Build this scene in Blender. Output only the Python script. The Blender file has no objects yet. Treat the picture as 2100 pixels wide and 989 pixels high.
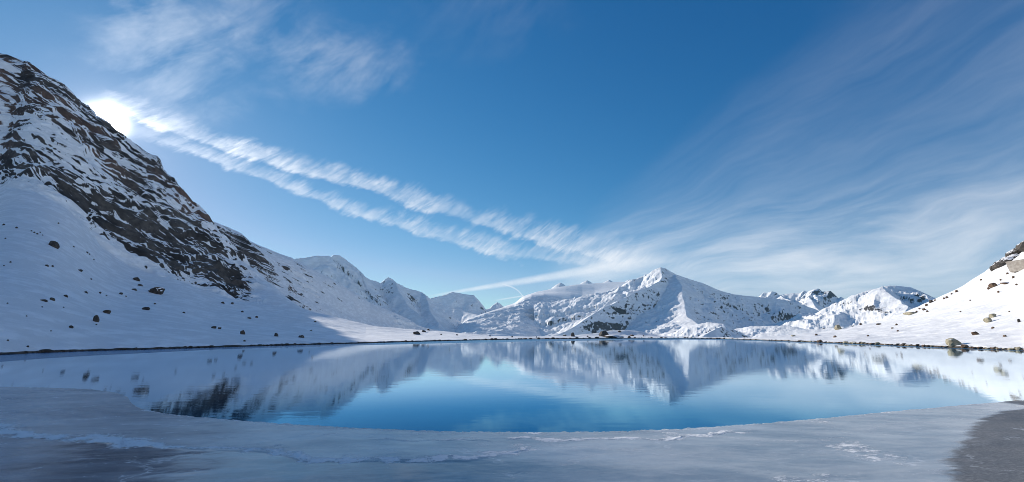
import bpy, math, random
import numpy as np

scene = bpy.context.scene
random.seed(7)
rng = np.random.default_rng(11)

# ------------------------------------------------------------------ camera
CAM_H = 2.0                      # metres above the lake
FPX, CX, CY = 933.0, 1050.0, 494.5   # focal length and centre in photo pixels
PITCH = math.radians(11.5)
cam_data = bpy.data.cameras.new("camera")
cam = bpy.data.objects.new("camera", cam_data)
scene.collection.objects.link(cam)
cam_data.sensor_width = 36.0
cam_data.lens = 36.0 * FPX / 2100.0
cam_data.clip_start = 0.1
cam_data.clip_end = 60000.0
cam.location = (0, 0, CAM_H)
cam.rotation_euler = (math.radians(90) + PITCH, 0, 0)
scene.camera = cam

# ------------------------------------------------------------------ light
SUN_AZ, SUN_EL = math.radians(-44.0), math.radians(19.5)   # azimuth from +Y towards +X
EXPOSURE = 0.3
SKY_STRENGTH = 0.11
SUN_STRENGTH = 5.0
scene.view_settings.view_transform = 'Standard'
scene.view_settings.look = 'None'
scene.view_settings.exposure = EXPOSURE
scene.view_settings.gamma = 1.0
scene.view_settings.use_curve_mapping = False
scene.cycles.use_denoising = True
scene.cycles.denoising_input_passes = 'RGB_ALBEDO_NORMAL'
scene.cycles.denoising_prefilter = 'ACCURATE'
scene.cycles.filter_width = 0.9
scene.cycles.max_bounces = 6
scene.cycles.diffuse_bounces = 3
scene.cycles.glossy_bounces = 3
scene.cycles.transmission_bounces = 3
scene.cycles.volume_bounces = 0
scene.cycles.caustics_reflective = False
scene.cycles.caustics_refractive = False

sun_data = bpy.data.lights.new("sun", 'SUN')
sun_data.energy = SUN_STRENGTH
sun_data.angle = math.radians(0.5)
sun_data.color = (1.0, 0.92, 0.82)
sun = bpy.data.objects.new("sun", sun_data)
scene.collection.objects.link(sun)
SUN_DIR = (math.cos(SUN_EL) * math.sin(SUN_AZ), math.cos(SUN_EL) * math.cos(SUN_AZ), math.sin(SUN_EL))
sun.rotation_euler = (math.radians(90) - SUN_EL, 0, math.pi - SUN_AZ)
sun.location = (SUN_DIR[0] * 900, SUN_DIR[1] * 900, SUN_DIR[2] * 900)

# ------------------------------------------------------------------ photo pixel <-> direction
SP, CP = math.sin(PITCH), math.cos(PITCH)
def ray(px, py):
    """azimuth (rad) and tangent of elevation of a photo pixel."""
    x = (np.asarray(px, float) - CX) / FPX
    y = (CY - np.asarray(py, float)) / FPX
    Y = CP - y * SP
    Z = SP + y * CP
    return np.arctan2(x, Y), Z / np.hypot(x, Y)
def world(px, py, d):
    a, t = ray(px, py)
    return np.sin(a) * d, np.cos(a) * d, CAM_H + t * d
def azel_deg(px, py):
    a, t = ray(px, py)
    return np.degrees(a), np.degrees(np.arctan(t))

# ------------------------------------------------------------------ node helpers
class NT:
    """tiny expression builder for shader node trees"""
    def __init__(s, tree):
        s.t = tree
        s.t.nodes.clear()
    def new(s, typ, **kw):
        n = s.t.nodes.new(typ)
        for k, v in kw.items():
            setattr(n, k, v)
        return n
    def put(s, sock, v):
        if isinstance(v, V):
            s.t.links.new(v.s, sock)
        elif v is not None:
            if hasattr(sock.default_value, '__len__') and not hasattr(v, '__len__'):
                v = (v,) * len(sock.default_value)
            if hasattr(sock.default_value, '__len__') and len(sock.default_value) == 4 and len(v) == 3:
                v = (*v, 1.0)
            sock.default_value = v
    def math(s, op, a, b=None, c=None, clamp=False):
        n = s.new('ShaderNodeMath', operation=op, use_clamp=clamp)
        for i, v in enumerate((a, b, c)):
            if v is not None:
                s.put(n.inputs[i], v)
        return V(s, n.outputs[0])
    def smooth(s, v, a, b):
        n = s.new('ShaderNodeMapRange', interpolation_type='SMOOTHSTEP')
        s.put(n.inputs['Value'], v)
        n.inputs['From Min'].default_value = a
        n.inputs['From Max'].default_value = b
        return V(s, n.outputs['Result'])
    def lin(s, v, a, b, c=0.0, d=1.0):
        n = s.new('ShaderNodeMapRange')
        s.put(n.inputs['Value'], v)
        for k, x in zip(('From Min', 'From Max', 'To Min', 'To Max'), (a, b, c, d)):
            n.inputs[k].default_value = x
        return V(s, n.outputs['Result'])
    def mix(s, f, a, b, blend='MIX'):
        n = s.new('ShaderNodeMix', data_type='RGBA', blend_type=blend)
        s.put(n.inputs[0], f)
        s.put(n.inputs[6], a)
        s.put(n.inputs[7], b)
        return V(s, n.outputs[2])
    def xyz(s, x, y, z):
        n = s.new('ShaderNodeCombineXYZ')
        for i, v in enumerate((x, y, z)):
            s.put(n.inputs[i], v)
        return V(s, n.outputs[0])
    def sep(s, v):
        n = s.new('ShaderNodeSeparateXYZ')
        s.put(n.inputs[0], v)
        return [V(s, o) for o in n.outputs]
    def noise(s, vec, scale=1.0, detail=4.0, rough=0.55, dist=0.0):
        n = s.new('ShaderNodeTexNoise')
        s.put(n.inputs['Vector'], vec)
        s.put(n.inputs['Scale'], scale)
        n.inputs['Detail'].default_value = detail
        n.inputs['Roughness'].default_value = rough
        n.inputs['Distortion'].default_value = dist
        return V(s, n.outputs[0])
    def attr(s, name):
        n = s.new('ShaderNodeAttribute', attribute_name=name)
        return V(s, n.outputs['Fac'])
    def scalevec(s, v, sc):
        n = s.new('ShaderNodeVectorMath', operation='MULTIPLY')
        s.put(n.inputs[0], v)
        s.put(n.inputs[1], sc)
        return V(s, n.outputs[0])
    def bump(s, h, strength, dist):
        n = s.new('ShaderNodeBump')
        s.put(n.inputs['Height'], h)
        s.put(n.inputs['Strength'], strength)
        s.put(n.inputs['Distance'], dist)
        return V(s, n.outputs[0])
class V:
    def __init__(s, nt, sock): s.n, s.s = nt, sock
    def __add__(s, o): return s.n.math('ADD', s, o)
    __radd__ = __add__
    def __mul__(s, o): return s.n.math('MULTIPLY', s, o)
    __rmul__ = __mul__
    def __sub__(s, o): return s.n.math('SUBTRACT', s, o)
    def __rsub__(s, o): return s.n.math('SUBTRACT', o, s)
    def __truediv__(s, o): return s.n.math('DIVIDE', s, o)
    def __pow__(s, o): return s.n.math('POWER', s, o)
    def clamp(s): return s.n.math('ADD', s, 0.0, clamp=True)

# ------------------------------------------------------------------ sky (world)
world_data = bpy.data.worlds.new("World")
scene.world = world_data
world_data.use_nodes = True
def build_sky():
    w = NT(world_data.node_tree)
    sky = w.new('ShaderNodeTexSky', sky_type='NISHITA')
    sky.sun_disc = False
    sky.sun_elevation = SUN_EL
    sky.sun_rotation = SUN_AZ
    sky.altitude = 2500
    sky.air_density = 1.0
    sky.dust_density = 0.3
    sky.ozone_density = 5.0
    base = V(w, sky.outputs[0])
    # the deep polarised blue of high mountain air: each channel gets its own curve
    cs = w.new('ShaderNodeSeparateColor')
    w.put(cs.inputs[0], base)
    cc = w.new('ShaderNodeCombineColor')
    ch = []
    for i, (k, e) in enumerate(((4.3, 2.04), (0.90, 1.045), (0.70, 0.73))):
        ch.append((V(w, cs.outputs[i]) * SKY_STRENGTH) ** e * (k / SKY_STRENGTH))
    ch[0] = w.math('MINIMUM', ch[0], ch[1] * 0.62)
    for i in range(3):
        w.put(cc.inputs[i], ch[i])
    col = V(w, cc.outputs[0])
    tc = w.new('ShaderNodeTexCoord')
    d = V(w, tc.outputs['Generated'])
    x, y, z = w.sep(d)
    DEG = 57.29578
    az = w.math('ARCTAN2', x, y) * DEG
    el = w.math('ARCSINE', z) * DEG
    # sun separation in degrees
    dot = w.new('ShaderNodeVectorMath', operation='DOT_PRODUCT')
    w.put(dot.inputs[0], d)
    dot.inputs[1].default_value = SUN_DIR
    sep = w.math('ARCCOSINE', w.math('MINIMUM', V(w, dot.outputs['Value']), 1.0)) * DEG
    dens = None
    def poly(pts, deg):
        a, e = azel_deg(*zip(*pts))
        c = np.polyfit(a, e, deg)
        v = None
        for k in c:
            v = float(k) if v is None else (az * v if isinstance(v, float) else v * az) + float(k)
        return v
    # filaments of the contrails lean up and away from the sun
    ph = math.radians(38)
    ua = az * math.cos(ph) + el * math.sin(ph)
    ub = el * math.cos(ph) - az * math.sin(ph)
    fil = w.noise(w.xyz(ua * 0.20, ub * 0.85, 0.0), 1.0, 8.0, 0.66, 0.35)
    fil2 = w.noise(w.xyz(ua * 0.30, ub * 1.5, 3.0), 1.0, 7.0, 0.7, 1.1)
    lump = w.noise(w.xyz(az * 0.13, el * 0.20, 21.0), 1.0, 4.0, 0.6)
    puff = w.noise(w.xyz(az * 0.22, el * 0.40, 4.0), 1.0, 7.0, 0.62, 0.2)
    broadp = w.noise(w.xyz(az * 0.075, el * 0.05, 14.0), 1.0, 3.0, 0.5)
    def trail(pts, deg, w0, w1, a0, a1, up, strength):
        """a contrail: soft edge above (up x wider), crisp below; w0,w1 half widths in degrees at its two ends"""
        ea = azel_deg(*pts[0])[0]; eb = azel_deg(*pts[-1])[0]
        c = poly(pts, deg)
        wid = w.lin(az, float(ea), float(eb), w0, w1)
        wid = wid * w.lin(lump, 0.35, 0.65, 0.55, 1.5)
        t = (el - c) / wid + (puff - 0.5) * 1.6 + (lump - 0.5) * 1.2
        fn = w.lin(fil * 0.62 + fil2 * 0.38, 0.34, 0.66)
        over = w.lin(t, -0.3, up, 0.0, 1.0).clamp()
        upf = w.smooth(fn - over * 0.85, -0.35, 0.85) * w.smooth(t, up, up * 0.25)
        dn = w.smooth(t + (fil2 - 0.5) * 1.2, -1.1, -0.3)
        tex = w.lin(puff, 0.32, 0.60, 0.40, 1.0).clamp() * w.lin(lump, 0.34, 0.58, 0.55, 1.0).clamp()
        ends = w.smooth(az, float(ea) - a0, float(ea) + a0) * w.smooth(az, float(eb) + a1, float(eb) - a1)
        return upf * dn * tex * ends * strength
    upper = [(215, 205), (270, 226), (330, 254), (420, 283), (520, 318), (600, 345), (690, 362), (780, 388), (860, 414),
             (960, 446), (1060, 476), (1160, 500), (1240, 516), (1330, 528)]
    lower = [(330, 285), (420, 310), (500, 342), (580, 378), (660, 408), (740, 434), (820, 458), (900, 480), (980, 500),
             (1060, 518), (1140, 530), (1220, 540), (1330, 550)]
    t1 = trail(upper, 5, 0.62, 1.15, 0.8, 10.0, 3.1, 0.82) * (0.55 + 0.45 * w.lin(broadp, 0.40, 0.56).clamp())
    t2 = trail(lower, 4, 0.62, 1.15, 5.0, 10.0, 2.7, 0.75) * (0.65 + 0.35 * w.lin(broadp, 0.58, 0.42).clamp())
    # narrow old trail low over the glacier
    low = [(860, 610), (930, 600), (1000, 588), (1100, 573), (1200, 556), (1320, 536), (1450, 515)]
    lt = (el - poly(low, 2)) / w.lin(az, -9.0, 20.0, 0.22, 1.3)
    t3 = w.smooth(lt, -1.0, -0.1) * w.smooth(lt, 1.0, 0.1) * w.smooth(az, -12.0, -4.0) * w.smooth(az, 24.0, 8.0) \
        * w.lin(puff, 0.3, 0.6, 0.45, 0.8).clamp() * 0.8
    arc = [(1032, 583), (1050, 589), (1064, 598), (1073, 609)]
    at = (el - poly(arc, 3)) / 0.16
    t4 = w.smooth(at, -1.0, 0.0) * w.smooth(at, 1.0, 0.0) * w.smooth(az, -1.4, -0.6) * w.smooth(az, 1.4, 1.3) * 0.42
    arc2 = [(1005, 618), (1040, 612), (1074, 607)]
    at2 = (el - poly(arc2, 1)) / 0.14
    t5 = w.smooth(at2, -1.0, 0.0) * w.smooth(at2, 1.0, 0.0) * w.smooth(az, -3.0, -0.5) * w.smooth(az, 1.5, 1.4) * 0.4
    # fan of cirrus that spreads from low over the glacier to the upper right
    va, ve = [float(q) for q in azel_deg(1060, 570)]
    dx, dy = az - va, el - ve
    th = w.math('ARCTAN2', dy, dx)
    rho = w.math('SQRT', dx * dx + dy * dy)
    sa, se = [float(q) for q in azel_deg(250, 720)]
    sx, sy = az - sa, el - se
    sth = w.math('ARCTAN2', sy, sx)
    srho = w.math('SQRT', sx * sx + sy * sy)
    warp = w.noise(w.xyz(az * 0.05, el * 0.07, 1.0), 1.0, 3.0, 0.5)
    streak = w.noise(w.xyz(sth * 26.0 + warp * 2.4, srho * 0.045, 2.0), 1.0, 7.0, 0.62, 0.25)
    wide = w.noise(w.xyz(sth * 9.0 + warp * 1.2, srho * 0.030, 5.0), 1.0, 4.0, 0.55)
    broad = w.noise(w.xyz(th * 3.2, rho * 0.03, 9.0), 1.0, 3.0, 0.5)
    edge = w.smooth(th + (wide - 0.5) * 0.5, 0.72, 0.34)
    reach = w.smooth(rho, 2.0, 11.0) * w.smooth(dx, -1.0, 7.0)
    level = 0.12 + 0.54 * w.smooth(el, 17.0, 6.0) + 0.30 * w.smooth(w.math('ABSOLUTE', az), 65.0, 110.0)  # last term: extra cirrus out of view, added to brighten the shaded snow
    veil = edge * reach * level * (0.22 + 0.95 * w.lin(streak, 0.38, 0.70).clamp() * w.lin(wide, 0.30, 0.62, 0.35, 1.0).clamp() + 0.25 * w.lin(wide, 0.35, 0.65).clamp())
    veil = veil * w.lin(el, 0.5, 6.0, 0.35, 1.0).clamp()
    # loose wisps high up
    def blob(px, py, rx, ry, rot):
        ba, be = [float(q) for q in azel_deg(px, py)]
        c, s_ = math.cos(math.radians(rot)), math.sin(math.radians(rot))
        u = ((az - ba) * c + (el - be) * s_) / rx
        v = ((el - be) * c - (az - ba) * s_) / ry
        return w.smooth(w.math('SQRT', u * u + v * v) + (puff - 0.5) * 0.9, 1.15, 0.15)
    wis = w.noise(w.xyz(ua * 0.11, ub * 0.30, 7.0), 1.0, 7.0, 0.6, 0.25)
    wt = w.lin(wis, 0.36, 0.74, 0.0, 1.0).clamp()
    wisps = blob(700, 140, 11, 4.5, 12) * wt * 0.27 + blob(340, 90, 8, 10, 30) * wt * 0.34 + blob(560, 60, 9, 5, 0) * wt * 0.18 + blob(1000, 20, 14, 6, 5) * wt * 0.05
    one = lambda v: (1.0 - v.clamp())
    clear = one(t1) * one(t2) * one(t3) * one(t4) * one(t5) * one(veil) * one(wisps)
    dens = 1.0 - clear
    bright = 7.6 + w.math('EXPONENT', sep * (-1.0 / 9.0)) * 8.0
    cl = w.scalevec(w.xyz(bright, bright, bright), (0.97, 0.985, 1.02))
    col = w.mix(dens, col, cl)
    # glare of the sun in the thin cloud round it
    g = w.math('EXPONENT', sep * sep * (-1.0 / 1.4)) * 40.0 + w.math('EXPONENT', sep * (-1.0 / 1.8)) * 3.0 \
        + w.math('EXPONENT', sep * (-1.0 / 10.0)) * 0.5
    col = w.mix(1.0, col, w.scalevec(w.xyz(g, g, g), (1.0, 0.97, 0.92)), 'ADD')
    bg = w.new('ShaderNodeBackground')
    w.put(bg.inputs['Color'], col)
    bg.inputs['Strength'].default_value = SKY_STRENGTH
    out = w.new('ShaderNodeOutputWorld')
    w.t.links.new(bg.outputs[0], out.inputs[0])
build_sky()

# ------------------------------------------------------------------ numpy noise
_P = np.random.default_rng(3).permutation(1024)
_P = np.concatenate([_P, _P])
_G = np.random.default_rng(5).uniform(0, 2 * math.pi, 1024)
_GX, _GY = np.cos(_G), np.sin(_G)
def perlin(x, y):
    xi = np.floor(x).astype(np.int64); yi = np.floor(y).astype(np.int64)
    fx, fy = x - xi, y - yi
    u = fx * fx * fx * (fx * (fx * 6 - 15) + 10); v = fy * fy * fy * (fy * (fy * 6 - 15) + 10)
    def g(ix, iy, ax, ay):
        h = _P[_P[ix & 1023] + (iy & 1023)]
        return _GX[h] * ax + _GY[h] * ay
    a = g(xi, yi, fx, fy); b = g(xi + 1, yi, fx - 1, fy)
    c = g(xi, yi + 1, fx, fy - 1); d = g(xi + 1, yi + 1, fx - 1, fy - 1)
    return (a + u * (b - a) + v * ((c + u * (d - c)) - (a + u * (b - a)))) * 1.5
def fbm(x, y, oct=5, gain=0.5, lac=2.03):
    s = 0; a = 1.0; n = 0
    for k in range(oct):
        s = s + a * perlin(x + 17.3 * k, y - 9.1 * k); n += a
        x, y, a = x * lac, y * lac, a * gain
    return s / n * 1.4
def ridged(x, y, oct=5, gain=0.5, lac=2.03):
    s = 0; a = 1.0; n = 0; prev = 1.0
    for k in range(oct):
        r = 1 - np.abs(perlin(x + 31.7 * k, y + 5.3 * k)) * 1.6
        r = r * r
        s = s + a * r * prev; n += a; prev = np.clip(r, 0, 1)
        x, y, a = x * lac, y * lac, a * gain
    return s / n
def sstep(v, a, b):
    t = np.clip((v - a) / (b - a), 0, 1)
    return t * t * (3 - 2 * t)

# ------------------------------------------------------------------ objects
def link(o):
    scene.collection.objects.link(o); return o
def props(o, label=None, cat=None, group=None, kind=None):
    for k, v in (('label', label), ('category', cat), ('group', group), ('kind', kind)):
        if v: o[k] = v
    return o
def grid_object(name, X, Y, Z, mat, attrs=None, kind='structure', smooth=True):
    n, m = X.shape
    me = bpy.data.meshes.new(name)
    co = np.stack([X, Y, Z], -1).astype(np.float32).reshape(-1)
    idx = np.arange(n * m).reshape(n, m)
    q = np.stack([idx[:-1, :-1], idx[:-1, 1:], idx[1:, 1:], idx[1:, :-1]], -1).reshape(-1, 4)
    me.vertices.add(n * m); me.vertices.foreach_set('co', co)
    me.loops.add(q.size); me.loops.foreach_set('vertex_index', q.astype(np.int32).reshape(-1))
    me.polygons.add(len(q))
    me.polygons.foreach_set('loop_start', np.arange(0, q.size, 4, dtype=np.int32))
    me.polygons.foreach_set('use_smooth', np.full(len(q), smooth))
    me.update(calc_edges=True)
    for k, a in (attrs or {}).items():
        at = me.attributes.new(k, 'FLOAT', 'POINT')
        at.data.foreach_set('value', np.ascontiguousarray(a, dtype=np.float32).reshape(-1))
    me.materials.append(mat)
    return props(link(bpy.data.objects.new(name, me)), kind=kind)
def grid_normal_z(X, Y, Z):
    def d(a, ax): return np.gradient(a, axis=ax)
    ax, ay, az_ = d(X, 0), d(Y, 0), d(Z, 0)
    bx, by, bz = d(X, 1), d(Y, 1), d(Z, 1)
    nx = ay * bz - az_ * by; ny = az_ * bx - ax * bz; nz = ax * by - ay * bx
    return np.abs(nz) / np.sqrt(nx * nx + ny * ny + nz * nz + 1e-12)

# ------------------------------------------------------------------ materials
def material(name):
    m = bpy.data.materials.new(name); m.use_nodes = True
    return m, NT(m.node_tree)
def finish(nt, bsdf):
    o = nt.new('ShaderNodeOutputMaterial'); nt.t.links.new(bsdf.outputs[0], o.inputs[0])
def principled(nt, color, rough, normal=None, spec=None, ior=None):
    b = nt.new('ShaderNodeBsdfPrincipled')
    nt.put(b.inputs['Base Color'], color); nt.put(b.inputs['Roughness'], rough)
    if normal is not None: nt.put(b.inputs['Normal'], normal)
    if spec is not None: nt.put(b.inputs['Specular IOR Level'], spec)
    if ior is not None: b.inputs['IOR'].default_value = ior
    return b
def snow_rock(name, unit, snow=(0.92, 0.93, 0.94), rocks=((0.042, 0.039, 0.037), (0.14, 0.125, 0.11), (0.19, 0.12, 0.09)), bump=0.35, edge=0.07):
    """snow with bare rock where the attribute «rock» is high; unit = size in metres of the finest relief"""
    m, n = material(name)
    geo = n.new('ShaderNodeNewGeometry'); p = V(n, geo.outputs['Position'])
    big = n.noise(p, 0.12 / unit, 5, 0.6)
    fine = n.noise(p, 0.9 / unit, 6, 0.65, 0.3)
    rk = n.attr('rock') + (fine - 0.5) * 0.55 + (big - 0.5) * 0.2
    f = n.smooth(rk, 0.5 - edge, 0.5 + edge)
    rc = n.mix(n.smooth(big, 0.35, 0.65), rocks[0], rocks[1])
    rc = n.mix(n.smooth(n.noise(p, 0.03 / unit, 3), 0.52, 0.68), rc, rocks[2])
    rc = n.mix(n.smooth(fine, 0.35, 0.7) * 0.55, rc, (0.02, 0.019, 0.018))
    crust = n.noise(n.scalevec(p, (0.42 / unit, 0.42 / unit, 0.80 / unit)), 1.0, 7.0, 0.68, 0.3)
    sc = n.mix(n.smooth(crust, 0.44, 0.64), tuple(0.87 * c for c in snow), tuple(1.03 * c for c in snow))
    col = n.mix(f, sc, rc)
    h = fine * (0.25 + f * 0.9) + big * 0.5 + crust * 0.5
    bs = principled(n, col, n.lin(f, 0, 1, 0.62, 0.85), n.bump(h, bump, unit * 0.7), 0.25)
    finish(n, bs)
    return m
MAT_CLIFF = snow_rock('snow_and_cliff_rock', 2.0, bump=0.4)
MAT_SLOPE = snow_rock('wind_packed_snow', 1.2, rocks=((0.05, 0.042, 0.034), (0.13, 0.10, 0.07), (0.14, 0.11, 0.06)), bump=0.3)
MAT_FAR = snow_rock('far_snow_and_rock', 26.0, rocks=((0.05, 0.047, 0.046), (0.11, 0.10, 0.095), (0.13, 0.11, 0.10)), bump=0.45)
MAT_GLACIER = snow_rock('glacier_snow', 40.0, bump=0.06)

# ------------------------------------------------------------------ terrain from sight lines
def poly_at(pts, px):
    a = np.array(pts, float)
    return np.interp(px, a[:, 0], a[:, 1])
def az_of_px(px, py=684.0):
    return ray(px, py)[0]
def curve_on_az(pts, az, dense=1200):
    """a polyline drawn in photo pixels -> tan(elevation) for each azimuth"""
    a = np.array(pts, float)
    t = np.linspace(0, len(a) - 1, dense)
    px = np.interp(t, np.arange(len(a)), a[:, 0]); py = np.interp(t, np.arange(len(a)), a[:, 1])
    A, T = ray(px, py)
    o = np.argsort(A)
    return np.interp(az, A[o], T[o])
def dist_on_az(pts, az):
    """polyline (px, distance) -> distance for each azimuth"""
    a = np.array(pts, float)
    return np.interp(az, az_of_px(a[:, 0]), a[:, 1])
def hermite(R, Z, s):
    """monotone cubic through knots R[k], Z[k] (per column); s in 0..K-1 (rows)"""
    K = R.shape[0]
    dr = np.diff(R, axis=0); dz = np.diff(Z, axis=0); sl = dz / np.maximum(dr, 1e-6)
    m = np.zeros_like(Z); m[0] = sl[0]; m[-1] = sl[-1]
    for k in range(1, K - 1):
        a, b = sl[k - 1], sl[k]
        m[k] = np.where(a * b > 0, 2 * a * b / (a + b + 1e-9 * np.sign(a + b)), 0.0)
    i = np.minimum(s.astype(int), K - 2); f = (s - i)[:, None]
    r0, r1, z0, z1, m0, m1 = R[i], R[i + 1], Z[i], Z[i + 1], m[i], m[i + 1]
    h = r1 - r0; f2, f3 = f * f, f * f * f
    r = r0 + h * f
    z = (2 * f3 - 3 * f2 + 1) * z0 + (f3 - 2 * f2 + f) * h * m0 + (-2 * f3 + 3 * f2) * z1 + (f3 - f2) * h * m1
    return r, z

# ------------------------------------------------------------------ near terrain round the lake
SHORE = [(-900, 800), (-300, 741), (0, 727.5), (100, 723), (200, 719.5), (300, 717), (400, 714), (500, 711), (600, 708.3), (700, 705.6),
         (800, 702.6), (900, 699.8), (1000, 697.4), (1100, 695.8), (1250, 694.4), (1400, 694.2), (1480, 695.3), (1560, 698), (1650, 701.5),
         (1750, 705.3), (1850, 709.5), (1950, 713.5), (2050, 717.2), (2100, 719), (2400, 733), (3000, 800)]
CREST = [(-900, -220), (-300, 5), (-100, 70), (0, 118), (22, 121), (36, 134), (52, 137), (75, 152), (102, 170), (135, 190), (165, 220), (200, 250),
         (225, 268), (255, 288), (280, 304), (303, 319), (322, 327), (334, 346), (345, 366), (362, 376), (378, 398), (394, 420), (412, 430),
         (425, 440), (436, 458), (446, 470), (462, 487), (480, 508), (497, 521), (512, 540), (528, 556), (548, 577), (566, 592), (590, 612),
         (620, 632), (650, 643), (690, 652), (730, 661), (770, 669), (830, 675), (900, 680), (960, 684.5), (1000, 688), (1060, 690.5), (1140, 690.3),
         (1180, 688), (1215, 683), (1250, 678.5), (1280, 677), (1310, 680), (1335, 686), (1352, 690.2), (1400, 691.6), (1440, 692), (1500, 692),
         (1560, 690.5), (1620, 687.5), (1680, 682.5), (1720, 677), (1760, 668.5), (1800, 660), (1830, 651), (1850, 644), (1880, 632), (1905, 621),
         (1940, 606), (1975, 590), (2000, 575), (2020, 563), (2040, 548), (2070, 530), (2100, 508), (2400, 310), (3000, 60)]
FOOT = [(-900, 300), (-300, 355), (0, 372), (60, 385), (110, 402), (150, 430), (185, 480), (230, 525), (280, 552), (330, 562), (390, 580), (440, 602),
        (500, 617), (560, 628), (620, 639), (650, 647), (690, 657), (730, 667), (770, 676), (830, 681), (900, 685), (960, 688), (1000, 690.5),
        (1060, 692), (1140, 692), (1180, 690.5), (1215, 688), (1250, 686), (1280, 685.5), (1310, 687), (1335, 689.5), (1352, 692), (1440, 693),
        (1500, 693.3), (1560, 693), (1680, 690), (1760, 683), (1850, 670), (1905, 656), (1975, 636), (2040, 612), (2100, 592), (2400, 470), (3000, 300)]
D_FOOT = [(-900, 330), (-300, 300), (0, 265), (250, 250), (450, 245), (620, 235), (700, 225), (800, 215), (1000, 185), (1100, 176), (1250, 170), (1440, 172), (1560, 176),
          (1700, 172), (1900, 165), (2100, 165), (2400, 170), (3000, 190)]
D_CREST = [(-900, 520), (-300, 470), (0, 425), (215, 420), (330, 405), (430, 385), (500, 345), (560, 300), (620, 262), (650, 252), (700, 245), (800, 238), (900, 226),
           (1000, 205), (1100, 192), (1250, 188), (1352, 184), (1440, 186), (1560, 205), (1700, 225), (1900, 250), (2100, 262), (2400, 280), (3000, 320)]
def near_terrain():
    az = np.radians(np.concatenate([np.linspace(-80, -50, 60)[:-1], np.linspace(-50, -17.5, 760)[:-1], np.linspace(-17.5, 22, 400)[:-1], np.linspace(22, 50, 380), np.linspace(50, 80, 60)[1:]]))
    ts, tf, tc = (curve_on_az(c, az) for c in (SHORE, FOOT, CREST))
    r0 = CAM_H / -ts
    rf, rc = dist_on_az(D_FOOT, az), dist_on_az(D_CREST, az)
    g = np.exp(-0.5 * (np.arange(-60, 61) / 22.0) ** 2); g /= g.sum()
    soft = lambda v: np.convolve(np.pad(v, 60, mode='edge'), g, mode='valid')
    tf, rf, rc = soft(tf), soft(rf), soft(rc)
    rf = np.maximum(rf, CAM_H / -ts + 14); rc = np.maximum(rc, rf + 8)
    zf, zc = CAM_H + tf * rf, CAM_H + tc * rc
    rbase = r0
    wob = perlin(az * 60, az * 0 + 3.1) * 0.35 + perlin(az * 24, az * 0 + 8.1) * 0.4
    lip = 0.28 + 0 * az; lipn = 0.10 * perlin(az * 70, az * 0 + 1.7)
    rm = rbase + (rf - rbase) * 0.4
    left = sstep(-az, 0.05, 0.25)
    zm = 0.28 + (zf - 0.28) * (0.30 + 0.06 * (1 - left))
    back1, back2 = rc + 25, rc + 260
    R = np.stack([r0 - 4, r0 - 0.4, r0 + 0.5, rm, rf, rc, back1, back2])
    Z = np.stack([0 * r0 - 1.2, 0 * r0 - 0.12, lip, zm, zf, zc, zc - np.maximum(6, 0.10 * zc), np.minimum(zc * 0.4, zc - 20) - 6])
    s = np.concatenate([np.linspace(0, 2, 9)[:-1], np.linspace(2, 3, 70)[:-1], np.linspace(3, 4, 100)[:-1], np.linspace(4, 5, 521)[:-1], np.linspace(5, 7, 24)])
    r, z = hermite(R, Z, s)
    A = np.broadcast_to(az, r.shape); S = np.broadcast_to(s[:, None], r.shape)
    atshore = 1 - sstep(S, 2.0, 2.05)
    r = r + wob * atshore; z = z + lipn * atshore * sstep(S, 1.5, 2.0)
    lat = A * 400.0
    X, Y = np.sin(A) * r, np.cos(A) * r
    land = sstep(S, 2.0, 2.35)
    cliff = sstep(zc - zf, 14, 40)[None, :] * sstep(-A, 0.30, 0.42) * sstep(S, 3.93, 4.12) * (1 - sstep(S, 5.05, 5.4))
    # wind-packed snow: shallow drifts and long sastrugi
    z = z + land * (1 - cliff * 0.7) * (fbm(X / 26, Y / 26, 4) * 0.55 * sstep(S, 2.3, 3.2) + fbm(X / 5.5, Y / 9.0, 4) * (0.10 + 0.16 * sstep(A, 0.2, 0.5)))
    # rock ledges: terraces along beds that dip to the right
    warp = fbm(X / 60, Y / 60, 4) * 11 + fbm(X / 14, Y / 14, 3) * 2.4
    bed = z + 0.36 * lat + warp
    rough = fbm(X / 70 + 5, Y / 70, 4)
    zb = z; zz = z
    for step, k in ((9.0, 0.6), (3.6, 0.75), (1.4, 0.7)):
        c = bed / step + perlin(lat / (step * 4), bed / (step * 3)) * 0.5
        fr = c - np.floor(c)
        zz = zz + cliff * step * k * (sstep(fr, 0.50, 0.92) - fr) * (0.55 + 0.45 * np.clip(perlin(lat / 23 + step, z / 17) + 0.5, 0, 1))
    zz = zz + cliff * (ridged(X / 40, Y / 40 + z / 50, 5) - 0.45) * 6.0 * (1 - 0.85 * sstep(S, 4.7, 4.97)) 
    z = zz
    nz = grid_normal_z(X, Y, z)
    # where rock shows: steep steps in the cliff, thinned out by snow fields
    px = CX + FPX * np.tan(A) * 1.0
    rise = S - 4
    bed2 = zb + 0.40 * lat + 6 * fbm(X / 90, Y / 90, 2) + 0.35 * fbm(lat / 14, zb / 9, 3)
    streak = fbm(lat / 9.0, bed2 / 0.9, 4, 0.62)
    ledge = fbm(lat / 30.0 + 7, bed2 / 2.9, 4, 0.62)
    reg = fbm(X / 80 + 40, Y / 80 + z / 60, 3)
    band = np.exp(-((rise - 0.36) / 0.20) ** 2) * sstep(A, -0.83, -0.66) * 0.55 - 0.30 * np.exp(-((rise - 0.66) / 0.09) ** 2) * sstep(A, -0.80, -0.70) \
        - 0.25 * np.exp(-((rise - 0.20) / 0.15) ** 2) * (1 - sstep(A, -0.84, -0.76)) + 0.35 * sstep(A, -0.56, -0.44) * sstep(0.9 - rise, 0.0, 0.4)
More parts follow.
